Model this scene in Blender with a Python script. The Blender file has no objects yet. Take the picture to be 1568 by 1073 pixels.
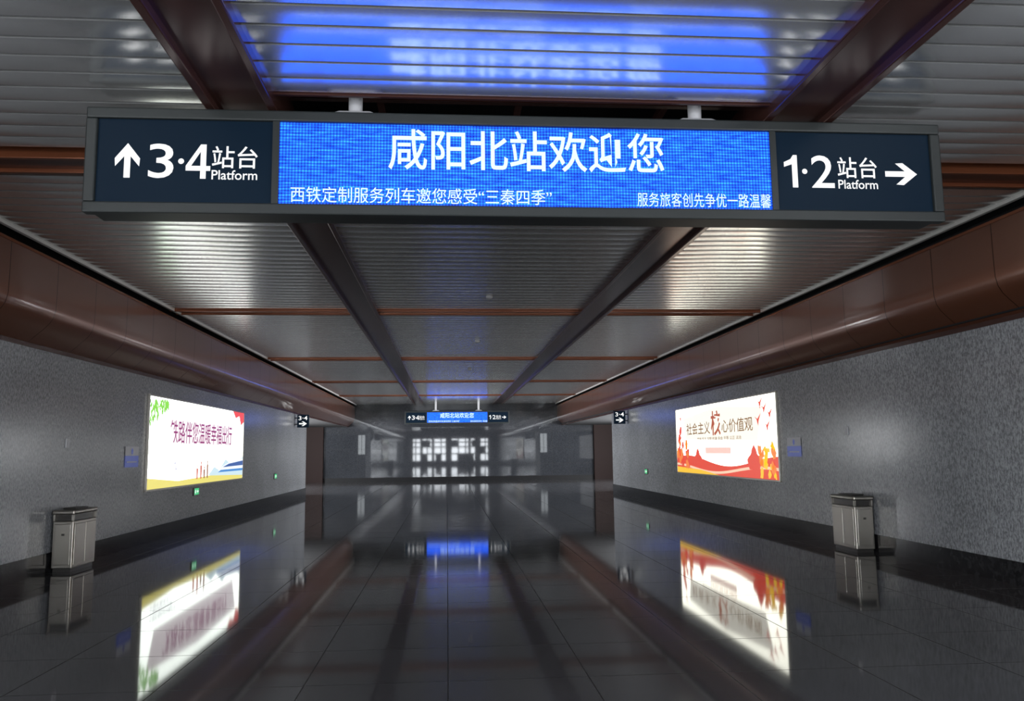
import bpy, bmesh, math, random
from mathutils import Vector, Matrix
random.seed(3)
S=bpy.context.scene
COL=bpy.context.collection
try: S.view_settings.view_transform='Standard'
except Exception: pass

# ---------------------------------------------------------------- dimensions (metres, camera eye at 1.6)
XL,XR=-5.55,6.58
ZW=3.06; ZC=4.318
CXL,CXR=-5.2,6.30
YB,YO,YF=-14.0,33.0,46.76      # back facade, start of side passages, far wall
BL=(-1.85,-1.31); BR=(2.57,3.15)
CROSS=[-8.3,-0.3,7.65,15.8,23.85,31.6,39.4]

# ---------------------------------------------------------------- materials
def newmat(n):
    m=bpy.data.materials.new(n);m.use_nodes=True
    nt=m.node_tree;b=nt.nodes['Principled BSDF'];return m,nt,b
def simple(n,col,rough=.5,metal=0,em=None,es=0,spec=.5,coat=0):
    m,nt,b=newmat(n)
    b.inputs['Base Color'].default_value=(*col,1);b.inputs['Roughness'].default_value=rough
    b.inputs['Metallic'].default_value=metal;b.inputs['Specular IOR Level'].default_value=spec
    if coat: b.inputs['Coat Weight'].default_value=coat;b.inputs['Coat Roughness'].default_value=.12
    if em: b.inputs['Emission Color'].default_value=(*em,1);b.inputs['Emission Strength'].default_value=es
    return m
def glow(n,col,s=1.0): return simple(n,tuple(c*.1 for c in col),.3,0,col,s)
def objcoord(nt):
    t=nt.nodes.new('ShaderNodeTexCoord');return t.outputs['Object']
def granite(name,c0,c1,rough,scale=55,joint=None,spec=.5,stretch=(1,1,1)):
    m,nt,b=newmat(name);co=objcoord(nt);N=nt.nodes;L=nt.links
    b.inputs['Specular IOR Level'].default_value=spec
    n1=N.new('ShaderNodeTexNoise');n1.inputs['Scale'].default_value=scale;n1.inputs['Detail'].default_value=3;n1.inputs['Roughness'].default_value=.7
    mpp=N.new('ShaderNodeMapping');mpp.inputs['Scale'].default_value=stretch;L.new(co,mpp.inputs[0]);L.new(mpp.outputs[0],n1.inputs['Vector'])
    r=N.new('ShaderNodeValToRGB');r.color_ramp.elements[0].position=.38;r.color_ramp.elements[1].position=.62
    r.color_ramp.elements[0].color=(*c0,1);r.color_ramp.elements[1].color=(*c1,1);L.new(n1.outputs['Fac'],r.inputs['Fac'])
    n2=N.new('ShaderNodeTexNoise');n2.inputs['Scale'].default_value=.5;n2.inputs['Detail'].default_value=2;L.new(co,n2.inputs['Vector'])
    mr=N.new('ShaderNodeMapRange');mr.inputs[1].default_value=.3;mr.inputs[2].default_value=.7;mr.inputs[3].default_value=.85;mr.inputs[4].default_value=1.1;L.new(n2.outputs['Fac'],mr.inputs[0])
    mx=N.new('ShaderNodeMix');mx.data_type='RGBA';mx.blend_type='MULTIPLY';mx.inputs[0].default_value=1
    L.new(r.outputs['Color'],mx.inputs[6]);L.new(mr.outputs[0],mx.inputs[7])
    out=mx.outputs[2]
    if joint:
        axis,sx,sz,dark=joint
        sep=N.new('ShaderNodeSeparateXYZ');L.new(co,sep.inputs[0])
        fac=None
        for ax,sp,off in ((axis,sx,0),(('Z' if axis!='F' else 'Y'),sz,0)):
            a='X' if ax=='F' else ax
            d=N.new('ShaderNodeMath');d.operation='DIVIDE';L.new(sep.outputs[a],d.inputs[0]);d.inputs[1].default_value=sp
            f=N.new('ShaderNodeMath');f.operation='FRACT';L.new(d.outputs[0],f.inputs[0])
            s=N.new('ShaderNodeMath');s.operation='LESS_THAN';L.new(f.outputs[0],s.inputs[0]);s.inputs[1].default_value=.009/sp
            if fac is None: fac=s.outputs[0]
            else:
                q=N.new('ShaderNodeMath');q.operation='MAXIMUM';L.new(fac,q.inputs[0]);L.new(s.outputs[0],q.inputs[1]);fac=q.outputs[0]
        m2=N.new('ShaderNodeMix');m2.data_type='RGBA';L.new(fac,m2.inputs[0]);L.new(out,m2.inputs[6]);m2.inputs[7].default_value=(*dark,1);out=m2.outputs[2]
        rr=N.new('ShaderNodeMapRange');L.new(fac,rr.inputs[0]);rr.inputs[3].default_value=rough;rr.inputs[4].default_value=.6;L.new(rr.outputs[0],b.inputs['Roughness'])
    else: b.inputs['Roughness'].default_value=rough
    L.new(out,b.inputs['Base Color'])
    return m
M_wall=granite('grey_speckled_granite',(.18,.185,.197),(.45,.465,.49),.20,42,('Y',1.2,40,(.24,.24,.24)),.5,(1,1,.5))
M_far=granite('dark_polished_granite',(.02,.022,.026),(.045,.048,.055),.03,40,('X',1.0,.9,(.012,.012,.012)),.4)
M_floor=granite('polished_floor_granite',(.042,.042,.045),(.086,.087,.092),.055,60,('F',1.0,1.0,(.012,.012,.012)),.5)
M_base=granite('black_marble',(.004,.004,.005),(.025,.025,.027),.15,9,None,.3)
M_basefar=simple('black_skirting',(.006,.006,.007),.5,0,None,0,.2)
M_brown=simple('brown_metal_panel',(.20,.072,.037),.30,.4,None,0,.5,1.0)
M_beam=simple('maroon_beam',(.065,.027,.022),.22,.2)
M_beamlip=simple('beam_lip_brown',(.26,.085,.038),.25,.4)
M_portal=simple('portal_dark_brown',(.018,.009,.008),.6,0,None,0,.15)
M_plenum=simple('dark_plenum',(.01,.01,.012),.8)
M_slat=simple('silver_slat',(.84,.85,.84),.22,.82)
M_rail=simple('edge_rail_metal',(.88,.86,.82),.3,.2)
M_steel=simple('brushed_steel',(.30,.28,.25),.3,.95)
M_steeld=simple('steel_dark_edge',(.05,.047,.044),.35,.8)
M_frame=simple('sign_frame_charcoal',(.022,.026,.026),.45,0,None,0,.35)
M_glass=simple('sign_face_navy',(.003,.008,.015),.4,0,(.008,.022,.045),.3,.06)
M_white=glow('sign_white_letters',(1,1,1),1.0)
M_pole=simple('white_pole',(.6,.6,.62),.35)

# LED matrix
def led():
    m,nt,b=newmat('led_matrix_blue');co=objcoord(nt);N=nt.nodes;L=nt.links
    n=N.new('ShaderNodeTexNoise');n.inputs['Scale'].default_value=14;n.inputs['Detail'].default_value=4
    mp=N.new('ShaderNodeMapping');mp.inputs['Scale'].default_value=(.6,1,3);L.new(co,mp.inputs[0]);L.new(mp.outputs[0],n.inputs['Vector'])
    sep=N.new('ShaderNodeSeparateXYZ');L.new(co,sep.inputs[0])
    w=[]
    for a in('X','Z'):
        k=N.new('ShaderNodeMath');k.operation='MULTIPLY';k.inputs[1].default_value=2*math.pi/.024;L.new(sep.outputs[a],k.inputs[0])
        s=N.new('ShaderNodeMath');s.operation='SINE';L.new(k.outputs[0],s.inputs[0])
        q=N.new('ShaderNodeMapRange');q.inputs[1].default_value=-1;q.inputs[3].default_value=.36;q.inputs[4].default_value=1.25;L.new(s.outputs[0],q.inputs[0]);w.append(q.outputs[0])
    p=N.new('ShaderNodeMath');p.operation='MULTIPLY';L.new(w[0],p.inputs[0]);L.new(w[1],p.inputs[1])
    r=N.new('ShaderNodeValToRGB');r.color_ramp.elements[0].position=.35;r.color_ramp.elements[1].position=.72
    r.color_ramp.elements[0].color=(.001,.034,.48,1);r.color_ramp.elements[1].color=(.010,.13,1,1);L.new(n.outputs['Fac'],r.inputs['Fac'])
    st=N.new('ShaderNodeMath');st.operation='MULTIPLY';L.new(p.outputs[0],st.inputs[0]);st.inputs[1].default_value=4.2
    b.inputs['Base Color'].default_value=(.01,.01,.02,1);b.inputs['Roughness'].default_value=.5;b.inputs['Specular IOR Level'].default_value=.1
    L.new(r.outputs['Color'],b.inputs['Emission Color']);L.new(st.outputs[0],b.inputs['Emission Strength'])
    return m
M_led=led()
M_ledtxt=glow('led_text_white',(.55,.76,1),1.5)

# ---------------------------------------------------------------- geometry helpers
def link(ob,parent=None):
    COL.objects.link(ob)
    if parent: ob.parent=parent
    return ob
def empty(n):
    e=bpy.data.objects.new(n,None);COL.objects.link(e);return e
def mesh(n,verts,faces,mat,parent=None,smooth=False,bevel=0):
    me=bpy.data.meshes.new(n);me.from_pydata(verts,[],faces);me.update()
    mats=mat if isinstance(mat,list) else [mat]
    for k in mats: me.materials.append(k)
    if smooth:
        for p in me.polygons:p.use_smooth=True
    ob=link(bpy.data.objects.new(n,me),parent)
    if bevel:
        b=ob.modifiers.new('bevel','BEVEL');b.width=bevel;b.segments=2;b.limit_method='ANGLE'
    return ob
def boxes(n,lst,mat,parent=None,bevel=0):
    V=[];F=[]
    for x0,x1,y0,y1,z0,z1 in lst:
        o=len(V)
        V+=[(x0,y0,z0),(x1,y0,z0),(x1,y1,z0),(x0,y1,z0),(x0,y0,z1),(x1,y0,z1),(x1,y1,z1),(x0,y1,z1)]
        F+=[tuple(o+i for i in f) for f in((0,3,2,1),(4,5,6,7),(0,1,5,4),(1,2,6,5),(2,3,7,6),(3,0,4,7))]
    return mesh(n,V,F,mat,parent,False,bevel)
class Plane2:
    "flat artwork surface: u along U, v up, n out of the face"
    def __init__(s,o,U,N): s.o=Vector(o);s.U=Vector(U);s.N=Vector(N)
    def p(s,u,v,n=0): return s.o+s.U*u+Vector((0,0,1))*v+s.N*n
def polys(pl,n,plist,mat,parent,h=.004):
    me=bpy.data.meshes.new(n);bm=bmesh.new()
    for pts in plist:
        f=bm.faces.new([bm.verts.new(pl.p(u,v,h)) for u,v in pts]);f.normal_update()
        if f.normal.dot(pl.N)<0:f.normal_flip()
    bmesh.ops.triangulate(bm,faces=bm.faces[:]);bm.to_mesh(me);bm.free();me.materials.append(mat)
    return link(bpy.data.objects.new(n,me),parent)
def poly(pl,n,pts,mat,parent,h=.004): return polys(pl,n,[pts],mat,parent,h)
def text(pl,n,body,u0,u1,v0,v1,mat,parent,h=.006,bold=.0):
    cu=bpy.data.curves.new(n,'FONT');cu.body=body;cu.size=1;cu.offset=bold;cu.resolution_u=4
    ob=bpy.data.objects.new(n+'_c',cu);COL.objects.link(ob)
    bpy.context.view_layer.update()
    dg=bpy.context.evaluated_depsgraph_get();me=bpy.data.meshes.new_from_object(ob.evaluated_get(dg))
    bpy.data.objects.remove(ob)
    if not me.vertices: return None
    xs=[v.co.x for v in me.vertices];ys=[v.co.y for v in me.vertices]
    a,b,c,d=min(xs),max(xs),min(ys),max(ys)
    for v in me.vertices:
        u=u0+(v.co.x-a)/(b-a)*(u1-u0);w=v0+(v.co.y-c)/(d-c)*(v1-v0);v.co=pl.p(u,w,h)
    me.materials.clear();me.materials.append(mat);me.name=n
    return link(bpy.data.objects.new(n,me),parent)

# ---------------------------------------------------------------- room shell
WY0,WY1=-10.0,2.0     # openings added out of view, behind / beside the viewer, for fill light
boxes('floor',[(-14,15,YB-3,YF+.4,-.2,0)],M_floor)
T=.35
def sidewall(n,a,b,ye):
    boxes(n,[(a,b,YB,WY0,0,ZW),(a,b,WY1,ye,0,ZW),(a,b,WY0,WY1,0,.5),(a,b,WY0,WY1,2.95,ZW)],M_wall)
sidewall('wall_left',XL-T,XL,YO);sidewall('wall_right',XR,XR+T,YO-.6)
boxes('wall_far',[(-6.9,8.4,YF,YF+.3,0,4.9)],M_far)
boxes('baseboard_left',[(XL,XL+.02,YB,YO,0,.27)],M_base)
boxes('baseboard_right',[(XR-.02,XR,YB,YO-.6,0,.27)],M_base)
boxes('baseboard_far',[(-6.9,8.4,YF-.02,YF,0,.22)],M_basefar)
for n,x in (('window_3',XL-.15),('window_4',XR+.15)):  # mullion grids in the added, unseen openings that carry the side fill
    L=[]
    y=WY0
    while y<=WY1+.01: L.append((x-.04,x+.04,y-.04,y+.04,.5,2.95));y+=(WY1-WY0)/8
    L+=[(x-.04,x+.04,WY0,WY1,.5,.58),(x-.04,x+.04,WY0,WY1,2.87,2.95),(x-.03,x+.03,WY0,WY1,2.2,2.26)]
    boxes(n,L,M_frame)
# side passages leading to the platforms
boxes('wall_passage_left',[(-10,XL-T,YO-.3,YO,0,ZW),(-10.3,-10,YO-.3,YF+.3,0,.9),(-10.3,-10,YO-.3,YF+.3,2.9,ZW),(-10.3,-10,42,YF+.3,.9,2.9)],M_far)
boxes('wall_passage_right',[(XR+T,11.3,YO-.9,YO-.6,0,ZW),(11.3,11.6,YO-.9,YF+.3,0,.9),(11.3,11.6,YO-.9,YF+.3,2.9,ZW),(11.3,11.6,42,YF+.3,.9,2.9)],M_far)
boxes('wall_portal_left',[(-10,-6.9,YF-.25,YF+.3,0,ZW)],M_portal)
boxes('wall_portal_right',[(8.4,11.3,YF-.25,YF+.3,0,ZW)],M_portal)
boxes('ceiling_passage',[(-10.3,XL,YO-.3,YF+.3,ZW,ZW+.1),(XR,11.6,YO-.9,YF+.3,ZW,ZW+.1)],M_plenum)
boxes('wall_upper',[(XL-T,XL,YB,YF,ZW+.1,4.9),(XR,XR+T,YB,YF,ZW+.1,4.9)],M_plenum)

# ceiling
ceil=boxes('ceiling',[(XL-.1,XR+.1,YB,YF,4.85,4.95)],M_plenum)
def slats():
    V=[];F=[];pitch=.25;w=.218;K=6
    bays=[(CXL,BL[0]),(BL[1],BR[0]),(BR[1],CXR)]
    for bi,(a,b) in enumerate(bays):
        y=6.04-pitch*80
        while y<YF-.1:
            y0=y;y1=y+w;y+=pitch
            if y0<YB: continue
            if any(y1>c-.22 and y0<c+.22 for c in CROSS): 
                continue
            if bi==1 and y0>5.95 and y0<7.45: continue
            o=len(V)
            for k in range(K+1):
                t=k/K;s=(2*t-1)
                z=ZC+.005*s*s
                yy=y0+w*t
                V.append((a,yy,z));V.append((b,yy,z))
            for k in range(K):
                F.append((o+2*k,o+2*k+1,o+2*k+3,o+2*k+2))
            for yy in(y0,y1):
                q=len(V);V+= [(a,yy,ZC+.005),(b,yy,ZC+.005),(b,yy,ZC+.035),(a,yy,ZC+.035)];F.append((q,q+1,q+2,q+3))
    mesh('slats',V,F,M_slat,ceil,True)
slats()
def beam(n,a,b,ax,lo,hi):
    L=[];L2=[]
    lip=.07
    def add(lst,p0,p1,z0,z1): lst.append((p0,p1,lo,hi,z0,z1))
    add(L,a+lip,b-lip,ZC-.02,ZC+.25)
    add(L2,a,a+lip,ZC-.08,ZC+.25);add(L2,b-lip,b,ZC-.08,ZC+.25)
    boxes(n+'_web',L,M_beam,ceil);boxes(n+'_lips',L2,M_beam,ceil,.012)
beam('long_beam_1',BL[0],BL[1],'Y',YB,YF);beam('long_beam_2',BR[0],BR[1],'Y',YB,YF)
k=0
for c in CROSS:
    for a,b in((CXL,BL[0]),(BL[1],BR[0]),(BR[1],CXR)):
        k+=1
        boxes('cross_beam_%d'%k,[(a,b,c-.2,c+.2,ZC-.0,ZC+.2)],M_beam,ceil)
        boxes('cross_beam_lip_%d'%k,[(a,b,c-.22,c-.17,ZC-.035,ZC+.2),(a,b,c+.17,c+.22,ZC-.035,ZC+.2)],M_beamlip,ceil,.006)
boxes('slot_rails',[(BL[1],BR[0],6.03,6.06,ZC-.01,ZC+.4),(BL[1],BR[0],7.38,7.43,ZC-.02,ZC+.4),(BL[1],BR[0],6.6,6.66,ZC+.22,ZC+.28),(.6,.66,6.06,7.38,ZC+.28,ZC+.34),(-.6,-.54,6.06,7.38,ZC+.28,ZC+.34),(1.9,1.96,6.06,7.38,ZC+.28,ZC+.34)],M_beam,ceil)
def dome(n,x,y,z,r,mat,parent):
    bm=bmesh.new();bmesh.ops.create_uvsphere(bm,u_segments=16,v_segments=8,radius=r)
    for v in bm.verts:v.co=Vector((x+v.co.x,y+v.co.y,z+v.co.z*.5))
    me=bpy.data.meshes.new(n);bm.to_mesh(me);bm.free();me.materials.append(mat);return link(bpy.data.objects.new(n,me),parent)
for i,y in enumerate((14.2,20.0,27.0)): dome('smoke_detector_part_%d'%i,.75,y,ZC-.01,.06,M_pole,ceil)

# coves: upper fascia and lower raking soffit panels that overhang the wall
def cove(n,sgn,xw,xe):
    prof=[(0.0,4.17),(0.0,3.95),(0.0,3.72),(-.004,3.54),(-.03,3.43),(-.08,3.35),(-.15,3.28),(-.25,3.19),(-.36,3.09)]
    e=empty(n)
    V=[];F=[]
    y=YB
    while y<YF-.01:
        y1=min(y+1.190,YF);o=len(V)
        for (d,z) in prof:
            x=xe+(-.05+d)*(1 if sgn<0 else -1)
            V.append((x,y,z));V.append((x,y1,z))
        for k in range(len(prof)-1): F.append((o+2*k,o+2*k+1,o+2*k+3,o+2*k+2))
        y+=1.2
    mesh('cove_panels',V,F,M_brown,e,True)
    s=1 if sgn<0 else -1
    def bx(a,b,z0,z1): return (min(a,b),max(a,b),YB,YF,z0,z1)
    boxes('edge_rail',[bx(xe-.005*s,xe+.05*s,ZC-.035,ZC+.05)],M_rail,e,.006)
    boxes('channel',[bx(xe-.06*s,xe-.30*s,ZC+.02,ZC+.1)],M_plenum,e)
    boxes('channel_lip',[bx(xe-.035*s,xe-.06*s,4.165,4.2)],M_beamlip,e)
    boxes('wall_cap',[bx(xw-.02*s,xw+.02*s,ZW-.01,ZW+.05)],M_beam,e)
    return e
cove('trim_left',-1,XL,CXL+.05)
cove('trim_right',1,XR,CXR-.03)

# ---------------------------------------------------------------- platform signs
def arrow(pl,u,v,L,W,up,parent,mat,h=.006):
    st=L*.17
    pts=[(-st/2,0),(st/2,0),(st/2,L*.62),(W/2-st*.1,L*.33),(W/2,L*.56),(0,L),(-W/2,L*.56),(-W/2+st*.1,L*.33),(-st/2,L*.62)]
    if up: P=[(u+a,v+b) for a,b in pts]
    else: P=[(u+b,v-a) for a,b in pts]
    poly(pl,'arrow',P,mat,parent,h)
def dot(pl,u,v,r,mat,parent): poly(pl,'middle_dot',[(u+r*math.cos(i*math.pi/8),v+r*math.sin(i*math.pi/8)) for i in range(16)],mat,parent,.004)
def platform_sign(x0,x1,z0,z1,y,depth,pole_top):
    e=empty('hanging_platform_sign')
    W=x1-x0;H=z1-z0;k=H/.82
    pl=Plane2((x0,y,z0),(1,0,0),(0,-1,0))
    fr=.085*k
    boxes('housing',[(x0+.03*k,x1-.03*k,y+.02,y+depth,z0+.02*k,z1-.02*k)],M_frame,e,.012)
    boxes('frame',[(x0,x1,y-.03,y+.06,z1-fr,z1),(x0,x1,y-.03,y+.06,z0,z0+fr),(x0,x0+fr,y-.03,y+.06,z0+fr,z1-fr),(x1-fr,x1,y-.03,y+.06,z0+fr,z1-fr)],M_frame,e,.012)
    f=lambda s:s*W
    boxes('side_face',[(x0+fr,x0+.207*W,y,y+.03,z0+fr,z1-fr),(x0+.793*W,x1-fr,y,y+.03,z0+fr,z1-fr)],M_glass,e)
    boxes('divider',[(x0+.205*W,x0+.2125*W,y-.02,y+.03,z0+fr,z1-fr),(x0+.7875*W,x0+.795*W,y-.02,y+.03,z0+fr,z1-fr)],M_frame,e)
    boxes('led_panel',[(x0+.2125*W,x0+.7875*W,y-.004,y+.03,z0+fr*1.05,z1-fr*1.05)],M_led,e)
    q=k
    arrow(pl,f(.0455),.275*q,.27*q,.185*q,True,e,M_white,.004)
    a=f(.0685)
    text(pl,'digit_three','3',a,a+.185*q,.275*q,.545*q,M_white,e,.004,.006)
    dot(pl,a+.24*q,.41*q,.022*q,M_white,e)
    b=a+.275*q;v=.275*q
    P=lambda pts:[(b+i*q,v+j*q) for i,j in pts]
    polys(pl,'digit_four',[P([(.108,0),(.15,0),(.15,.27),(.108,.27)]),P([(0,.062),(.108,.062),(.108,.10),(0,.10)]),P([(.15,.062),(.182,.062),(.182,.10),(.15,.10)]),P([(0,.10),(.04,.10),(.108,.212),(.108,.27)])],M_white,e,.004)
    text(pl,'characters_left','站台',f(.138),f(.1885),.36*q,.535*q,M_white,e,.004,.006)
    text(pl,'latin_left','Platform',f(.138),f(.1885),.27*q,.345*q,M_white,e,.004,.008)
    a=f(.8045)
    poly(pl,'digit_one',[(a+.065*q,.275*q),(a+.11*q,.275*q),(a+.11*q,.545*q),(a+.078*q,.545*q),(a+.055*q,.51*q),(a,.485*q),(a,.445*q),(a+.065*q,.468*q)],M_white,e,.004)
    dot(pl,a+.17*q,.41*q,.022*q,M_white,e)
    text(pl,'digit_two','2',a+.225*q,f(.866),.275*q,.545*q,M_white,e,.004,.006)
    text(pl,'characters_right','站台',f(.8706),f(.9199),.36*q,.535*q,M_white,e,.004,.006)
    text(pl,'latin_right','Platform',f(.8706),f(.9199),.27*q,.345*q,M_white,e,.004,.008)
    arrow(pl,f(.930),.40*q,.27*q,.185*q,False,e,M_white,.004)
    text(pl,'led_headline','咸阳北站欢迎您',f(.3356),f(.6585),.37*q,.70*q,M_ledtxt,e,.008,.010)
    text(pl,'led_ticker','西铁定制服务列车邀您感受“三秦四季”',f(.226),f(.524),.10*q,.225*q,M_ledtxt,e,.008,.001)
    text(pl,'led_ticker_tail','服务旅客创先争优一路温馨',f(.625),f(.786),.10*q,.215*q,M_ledtxt,e,.008,.001)
    for s in(.295,.705):
        px=x0+s*W;bm=bmesh.new()
        bmesh.ops.create_cone(bm,cap_ends=True,segments=24,radius1=.055,radius2=.055,depth=pole_top-z1+.02,matrix=Matrix.Translation((px,y+depth*.5,(pole_top+z1)/2)))
        me=bpy.data.meshes.new('pole');bm.to_mesh(me);bm.free();me.materials.append(M_pole);link(bpy.data.objects.new('pole',me),e)
        a=y+depth*.5-.12;b=y+depth*.5+.12
        w1,w2=.21,.12
        V=[(px-w1,a,z1),(px+w1,a,z1),(px+w1,b,z1),(px-w1,b,z1),(px-w2,a+.05,z1+.055),(px+w2,a+.05,z1+.055),(px+w2,b-.05,z1+.055),(px-w2,b-.05,z1+.055)]
        mesh('pole_shoe',V,[(0,3,2,1),(4,5,6,7),(0,1,5,4),(1,2,6,5),(2,3,7,6),(3,0,4,7)],M_pole,e,False,.006)
    return e
platform_sign(-2.709,4.024,3.402,4.222,6.15,.30,4.85)
platform_sign(-2.256,3.352,3.10,3.784,44.0,.26,4.3)

# ---------------------------------------------------------------- advertising lightboxes
def lightbox(name,pl,W,H,art):
    e=empty(name)
    def bar(n,u0,u1,v0,v1,d0,d1,mat,bev=.004):
        a=pl.p(u0,v0,d0);b=pl.p(u1,v1,d1)
        return boxes(n,[(min(a.x,b.x),max(a.x,b.x),min(a.y,b.y),max(a.y,b.y),min(a.z,b.z),max(a.z,b.z))],mat,e,bev)
    t=.035
    bar('frame_top',-t,W+t,H,H+t,0,.045,M_steel);bar('frame_bottom',-t,W+t,-t,0,0,.045,M_steel)
    bar('frame_side_1',-t,0,0,H,0,.045,M_steel);bar('frame_side_2',W,W+t,0,H,0,.045,M_steel)
    art(e,pl,W,H);return e
ES=1.1
HB=.03
def artL(e,pl,W,H):
    g=lambda n,c,s=ES:glow(n,c,s)
    bg=g('poster_cream',(.90,.97,.90),3.4);hb=HB
    poly(pl,'sheet',[(0,0),(W,0),(W,H),(0,H)],bg,e,hb)
    poly(pl,'pink_wash',[(.1*W,.40*H),(.9*W,.36*H),(.95*W,.80*H),(.5*W,.88*H),(.05*W,.80*H)],g('poster_pink',(.94,.86,.88),1.15),e,hb+.002)
    poly(pl,'sand',[(0,0),(W,0),(W,.05*H),(.6*W,.09*H),(.25*W,.06*H),(0,.12*H)],g('poster_sand',(.75,.66,.15)),e,hb+.003)
    poly(pl,'hills',[(.55*W,.09*H),(.62*W,.2*H),(.68*W,.15*H),(.76*W,.3*H),(.85*W,.2*H),(W,.33*H),(W,.05*H)],g('poster_hills',(.55,.72,.80)),e,hb+.004)
    lv=[]
    for i in range(80):
        u=random.uniform(0,.15)*W;v=(1-random.uniform(0,.27)*(1-u/W/.17))*H;l=random.uniform(.10,.22);a=random.uniform(-2.2,-.9);w=.035
        dx,dy=math.cos(a)*l,math.sin(a)*l
        P=[(u,v),(u+dx*.5-dy/l*w,v+dy*.5+dx/l*w),(u+dx,v+dy),(u+dx*.5+dy/l*w,v+dy*.5-dx/l*w)]
        lv.append([(max(0,a_),min(H,b_)) for a_,b_ in P])
    polys(pl,'willow_leaves',lv,g('poster_green',(.22,.58,.08)),e,hb+.005)
    poly(pl,'red_ribbon',[(.84*W,H),(.88*W,.9*H),(.93*W,.94*H),(.96*W,.8*H),(W,.86*H),(W,H)],g('poster_red',(.80,.06,.05)),e,hb+.005)
    text(pl,'slogan','铁路伴您温暖幸福出行',.17*W,.83*W,.50*H,.77*H,g('poster_magenta',(.30,.012,.16),.9),e,hb+.006,.006)
    for i in range(3): text(pl,'small_copy_%d'%i,'中国铁路西安局集团有限公司'[:10-i*2],.06*W,(.27-.03*i)*W,(.25-i*.065)*H,(.30-i*.065)*H,g('poster_violet',(.15,.08,.35),.8),e,hb+.006,.01)
    poly(pl,'train_body',[(.66*W,.12*H),(.72*W,.20*H),(.80*W,.25*H),(W,.30*H),(W,.12*H)],g('train_white',(.85,.9,.95)),e,hb+.006)
    poly(pl,'train_window',[(.72*W,.185*H),(.80*W,.23*H),(W,.27*H),(W,.2*H),(.8*W,.19*H)],g('train_blue',(.03,.10,.35),1.0),e,hb+.008)
    poly(pl,'train_stripe',[(.66*W,.12*H),(.70*W,.15*H),(W,.155*H),(W,.12*H)],g('train_blue2',(.05,.25,.65),1.0),e,hb+.008)
    pe=[]
    for i,(u,hh) in enumerate(((.43,.15),(.47,.19),(.505,.13),(.54,.2))):
        x=u*W;y=.06*H;h=hh*H*1.2
        pe.append([(x-.05,y),(x+.05,y),(x+.07,y+h*.7),(x+.025,y+h*.74),(x+.04,y+h*.9),(x,y+h),(x-.04,y+h*.9),(x-.025,y+h*.74),(x-.07,y+h*.7)])
    polys(pl,'passengers',pe[:2],g('people_red',(.65,.15,.10),1.0),e,hb+.008);polys(pl,'passengers_b',pe[2:],g('people_brown',(.35,.16,.10),1.0),e,hb+.008)
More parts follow.
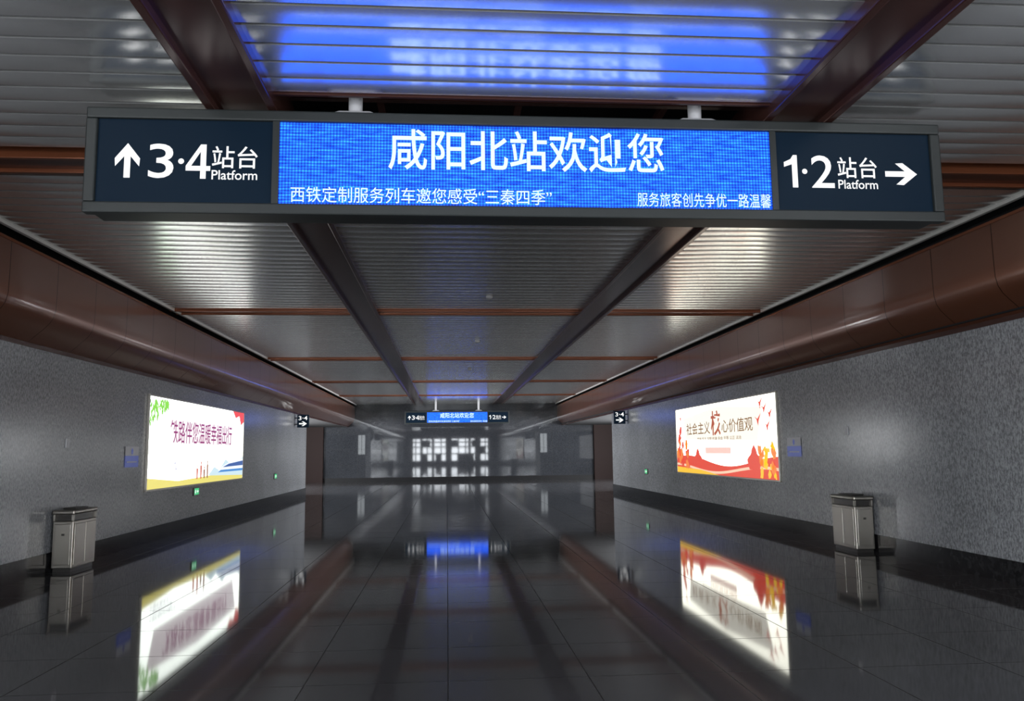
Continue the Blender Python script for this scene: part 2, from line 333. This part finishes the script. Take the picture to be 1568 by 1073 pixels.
def artR(e,pl,W,H):
    g=lambda n,c,s=ES:glow(n,c,s);hb=HB
    poly(pl,'sheet',[(0,0),(W,0),(W,H),(0,H)],g('poster_ivory',(.95,.95,.82),3.4),e,hb)
    poly(pl,'sky_wash',[(.12*W,.52*H),(.85*W,.46*H),(.90*W,.86*H),(.5*W,.95*H),(.10*W,.84*H)],g('poster_warmwash',(.93,.90,.78),1.1),e,hb+.002)
    red=g('poster_scarlet',(.68,.05,.02));org=g('poster_orange',(.80,.20,.03));yel=g('poster_yellow',(.85,.50,.02));gold=g('poster_gold',(.25,.11,.015),.9)
    n=24
    top=[(i/n*W,(.20+.07*math.sin(i/n*7+.6))*H) for i in range(n+1)]
    poly(pl,'ribbon_red',[(0,0),(W,0)]+top[::-1],red,e,hb+.003)
    mid=[(i/n*W,(.10+.05*math.sin(i/n*7+1.6))*H) for i in range(n+1)];mid2=[(u,v-.035*H) for u,v in mid]
    poly(pl,'ribbon_light',mid+mid2[::-1],g('poster_pale',(.85,.55,.38)),e,hb+.005)
    poly(pl,'ribbon_yellow',[(0,0),(.5*W,0),(.3*W,.06*H),(0,.09*H)],yel,e,hb+.006)
    def roof(u,v,s): return [(u-s,v),(u-s*.8,v+s*.15),(u-s*.45,v+s*.3),(u-s*.3,v+s*.55),(u,v+s*.8),(u+s*.3,v+s*.55),(u+s*.45,v+s*.3),(u+s*.8,v+s*.15),(u+s,v),(u+s*.7,v-.2),(u-s*.7,v-.2)]
    polys(pl,'palaces',[roof(.27*W,.22*H,.36),roof(.82*W,.22*H,.42)],red,e,hb+.007)
    fg=[];fo=[]
    for i in range(34):
        u=random.uniform(.01,.17)*W;v=random.uniform(.1,.72)*H
        if u/W>.08 and v/H>.45:continue
        r=random.uniform(.08,.17);pts=[(max(0,u+r*random.uniform(.5,1.2)*math.cos(a*math.pi/4)),v+r*random.uniform(.5,1.3)*math.sin(a*math.pi/4)) for a in range(8)]
        (fg if i%2 else fo).append(pts)
    polys(pl,'dancers_red',fg,red,e,hb+.008);polys(pl,'dancers_orange',fo,org,e,hb+.009)
    fy=[]
    for i in range(26):
        u=random.uniform(.86,.98)*W;v=random.uniform(.03,.42)*H;r=random.uniform(.06,.15)
        fy.append([(min(W,u+r*random.uniform(.5,1.2)*math.cos(a*math.pi/4)),max(0,v+r*random.uniform(.5,1.3)*math.sin(a*math.pi/4))) for a in range(8)])
    polys(pl,'dancers_yellow',fy[:18],yel,e,hb+.010);polys(pl,'dancers_amber',fy[18:],org,e,hb+.011)
    bd=[]
    for u,v in((.86,.72),(.91,.85),(.88,.92),(.95,.78),(.93,.64),(.06,.86)):
        x=u*W;y=v*H;bd.append([(x,y),(x+.20,y+.12),(x+.07,y-.03),(x+.02,y-.15),(x-.05,y-.01),(x-.18,y+.06)])
    polys(pl,'doves',bd,red,e,hb+.008)
    text(pl,'title_a','社会主义',.14*W,.42*W,.58*H,.76*H,gold,e,hb+.006,.008)
    text(pl,'title_core','核',.43*W,.53*W,.55*H,.90*H,g('title_red',(.42,.07,.01),1.0),e,hb+.006,.02)
    text(pl,'title_b','心价值观',.54*W,.82*W,.58*H,.76*H,gold,e,hb+.006,.008)
    text(pl,'sub_a','富强 民主 文明 和谐 自由 平等 公正 法治',.27*W,.72*W,.485*H,.535*H,gold,e,hb+.006,.008)
    text(pl,'sub_b','爱国 敬业 诚信 友善 中国铁路',.36*W,.62*W,.41*H,.46*H,org,e,hb+.006,.008)
    poly(pl,'seal',[(.36*W,.30*H),(.62*W,.30*H),(.62*W,.385*H),(.36*W,.385*H)],g('poster_blush',(.85,.55,.48)),e,hb+.005)
Y0,Y1=15.69,22.78
lightbox('poster_lightbox',Plane2((XL,Y0,.97),(0,1,0),(1,0,0)),Y1-Y0,1.74,artL)
Y0,Y1=15.84,23.03
lightbox('poster_lightbox',Plane2((XR,Y1,.97),(0,-1,0),(-1,0,0)),Y1-Y0,1.74,artR)

# ---------------------------------------------------------------- litter bins
def bin_(x0,x1,y0,y1,face):
    e=empty('steel_litter_bin');h=.86
    boxes('plinth',[(x0+.02,x1-.02,y0+.02,y1-.02,0,.05)],M_steeld,e)
    boxes('body',[(x0,x1,y0,y1,.05,h-.16)],M_steel,e,.012)
    boxes('end_panel',[(x0+.03,x1-.03,y0-.012,y0,.10,h-.2)],M_steel,e,.008)
    xs=x1 if face>0 else x0
    ym=(y0+y1)/2
    pa=sorted((xs,xs+face*.012))
    boxes('door_panels',[(pa[0],pa[1],y0+.03,ym-.01,.10,h-.2),(pa[0],pa[1],ym+.01,y1-.03,.10,h-.2)],M_steel,e,.006)
    boxes('neck',[(x0+.03,x1-.03,y0+.03,y1-.03,h-.16,h-.07)],M_steeld,e)
    boxes('corner_posts',[(a,a+.03,b,b+.03,h-.16,h-.07) for a in(x0,x1-.03) for b in(y0,y1-.03)],M_steel,e)
    boxes('lid',[(x0-.012,x1+.012,y0-.02,y1+.015,h-.07,h-.01)],M_steel,e,.018)
    boxes('ashtray_rim',[(x0+.05,x1-.05,ym-.2,ym+.2,h-.01,h+.012)],M_steeld,e,.006)
    boxes('lock',[(x0+.13,x0+.17,y0-.02,y0-.01,.5,.53)],M_steeld,e)
bin_(-5.50,-5.22,12.1,12.85,1)
bin_(6.24,6.54,12.3,13.05,-1)

# ---------------------------------------------------------------- wall fittings
M_blue=glow('plaque_blue',(.02,.05,.32),.5);M_pg=simple('plaque_grey',(.6,.6,.64),.4)
def plaque(pl,W,H):
    e=empty('wall_notice_plaque')
    poly(pl,'upper',[(0,H*.55),(W,H*.55),(W,H),(0,H)],M_pg,e,.012)
    poly(pl,'lower',[(0,0),(W,0),(W,H*.55),(0,H*.55)],M_blue,e,.012)
    poly(pl,'line',[(W*.12,H*.22),(W*.88,H*.22),(W*.88,H*.28),(W*.12,H*.28)],M_pg,e,.015)
    poly(pl,'pictogram',[(W*.45,H*.62),(W*.55,H*.62),(W*.58,H*.8),(W*.5,H*.93),(W*.42,H*.8)],M_blue,e,.015)
plaque(Plane2((XL,14.68,1.40),(0,1,0),(1,0,0)),.62,.36)
plaque(Plane2((XR,15.45,1.44),(0,-1,0),(-1,0,0)),.62,.36)
M_green=glow('exit_green',(.02,.55,.18),1.0)
def exitl(pl):
    e=empty('evacuation_indicator_sign');W,H=.36,.18
    a=pl.p(0,0,.002);b=pl.p(W,H,.03)
    boxes('case',[(min(a.x,b.x),max(a.x,b.x),min(a.y,b.y),max(a.y,b.y),min(a.z,b.z),max(a.z,b.z))],M_steeld,e,.005)
    poly(pl,'face',[(.02,.02),(W-.02,.02),(W-.02,H-.02),(.02,H-.02)],M_green,e,.032)
    arrow(pl,.18,.09,.13,.07,False,e,M_white,.034)
    poly(pl,'runner',[(.06,.04),(.09,.07),(.12,.04),(.13,.05),(.11,.09),(.13,.12),(.08,.13),(.05,.09)],M_white,e,.034)
exitl(Plane2((XL,18.6,.71),(0,1,0),(1,0,0)));exitl(Plane2((XL,27,.80),(0,1,0),(1,0,0)));exitl(Plane2((XR,27,.80),(0,-1,0),(-1,0,0)))
def outlet(pl):
    e=empty('wall_call_switch');a=pl.p(0,0,0);b=pl.p(.1,.14,.02)
    boxes('plate',[(min(a.x,b.x),max(a.x,b.x),min(a.y,b.y),max(a.y,b.y),min(a.z,b.z),max(a.z,b.z))],M_pole,e,.004)
    poly(pl,'button',[(.03,.05),(.07,.05),(.07,.09),(.03,.09)],M_pg,e,.024)
outlet(Plane2((XL,12.45,1.72),(0,1,0),(1,0,0)));outlet(Plane2((XR,13.1,1.80),(0,-1,0),(-1,0,0)))
def projecting(x0,x1,y):
    e=empty('projecting_direction_sign');z0,z1=2.55,3.02
    boxes('panel',[(x0,x1,y,y+.08,z0,z1)],M_glass,e,.008)
    xw=x0-.1 if x0<0 else x1
    boxes('bracket',[(xw,xw+.1,y+.02,y+.06,z0+.1,z0+.14),(xw,xw+.1,y+.02,y+.06,z1-.14,z1-.1)],M_frame,e)
    pl=Plane2((x0,y,z0),(1,0,0),(0,-1,0));W=x1-x0
    text(pl,'label','3·4',.05,W-.05,.27,.42,M_white,e,.004,.01)
    arrow(pl,.07,.14,W-.14,.17,False,e,M_white,.004)
projecting(XL+.08,XL+.5,30.5);projecting(XR-.5,XR-.08,29.5)

# lit glazed doors of the side passages
M_lit=glow('lit_window',(.8,.86,.9),9)
for n,(a,b,y) in enumerate(((-6.45,-5.95,YO),(6.95,7.45,YO-.6))):
    e=empty('window_%d'%(n+1))
    boxes('pane',[(a,b,y+.005,y+.02,1.5,2.9)],M_lit,e)
    boxes('frame',[(a-.05,a,y,y+.05,1.45,2.95),(b,b+.05,y,y+.05,1.45,2.95),(a,b,y,y+.05,1.45,1.5),(a,b,y,y+.05,2.9,2.95),((a+b)/2-.015,(a+b)/2+.015,y,y+.05,1.5,2.9)],M_frame,e)

# ---------------------------------------------------------------- entrance facade behind the viewer
fac=[];ys=(YB-.15,YB)
fac.append((XL-T,XL+1.0,*ys,0,4.9));fac.append((XR-.8,XR+T,*ys,0,4.9));fac.append((XL,XR,*ys,3.3,4.9))
x=XL+1.0
while x<XR-.8:
    w=random.choice((.15,.35,.8));fac.append((x,x+w,*ys,0,3.3));x+=random.choice((.25,.5,.8))+w
for z in(.0,1.3,2.2,2.8): fac.append((XL,XR,*ys,z,z+(.5 if z==0 else .15)))
for i in range(12):
    x=random.uniform(XL+1.,XR-2);z=random.choice((.5,1.45,2.35));fac.append((x,x+random.uniform(.5,1.2),*ys,z,z+.8))
boxes('wall_back',fac,M_beam)
def area(n,loc,direction,sx,sy,p,col):
    l=bpy.data.lights.new(n,'AREA');l.shape='RECTANGLE';l.size=sx;l.size_y=sy;l.energy=p;l.color=col
    o=bpy.data.objects.new(n,l);o.location=loc;o.rotation_euler=Vector(direction).to_track_quat('-Z','Y').to_euler();COL.objects.link(o);return o
area('daylight_entrance',(.5,YB-.5,1.9),(0,1,0),11.5,2.9,3200,(.90,.95,1))
yc=(WY0+WY1)/2
area('side_fill_light',(XL-.3,yc,1.72),(1,0,0),WY1-WY0,2.4,1100,(.93,.96,1))  # added fill lamp behind the left opening, brightens the walls
area('side_fill_light',(XR+.3,yc,1.72),(-1,0,0),WY1-WY0,2.4,1100,(.93,.96,1))  # same added fill from the right side
area('daylight_passage',(-10.1,37.3,1.9),(1,0,0),8.5,1.9,2500,(.96,.98,1))
area('daylight_passage',(11.4,37.3,1.9),(-1,0,0),8.5,1.9,2500,(.96,.98,1))
w=bpy.data.worlds.new('World');S.world=w;w.use_nodes=True
w.node_tree.nodes['Background'].inputs[0].default_value=(.75,.85,1,1);w.node_tree.nodes['Background'].inputs[1].default_value=.6

# ---------------------------------------------------------------- camera
cam=bpy.data.cameras.new('camera');co=bpy.data.objects.new('camera',cam);COL.objects.link(co)
f=1249.7;cam.sensor_width=36;cam.lens=f/1568*36;cam.clip_end=300
th,ph,ro=map(math.radians,(4.593,7.038,.658))
F=Vector((math.sin(th)*math.cos(ph),math.cos(th)*math.cos(ph),math.sin(ph)))
R=Vector((math.cos(th),-math.sin(th),0));U=R.cross(F)
R2=R*math.cos(ro)-U*math.sin(ro);U2=U*math.cos(ro)+R*math.sin(ro)
mm=Matrix((R2,U2,-F)).transposed().to_4x4();mm.translation=Vector((0,0,1.6))
co.matrix_world=mm
S.camera=co
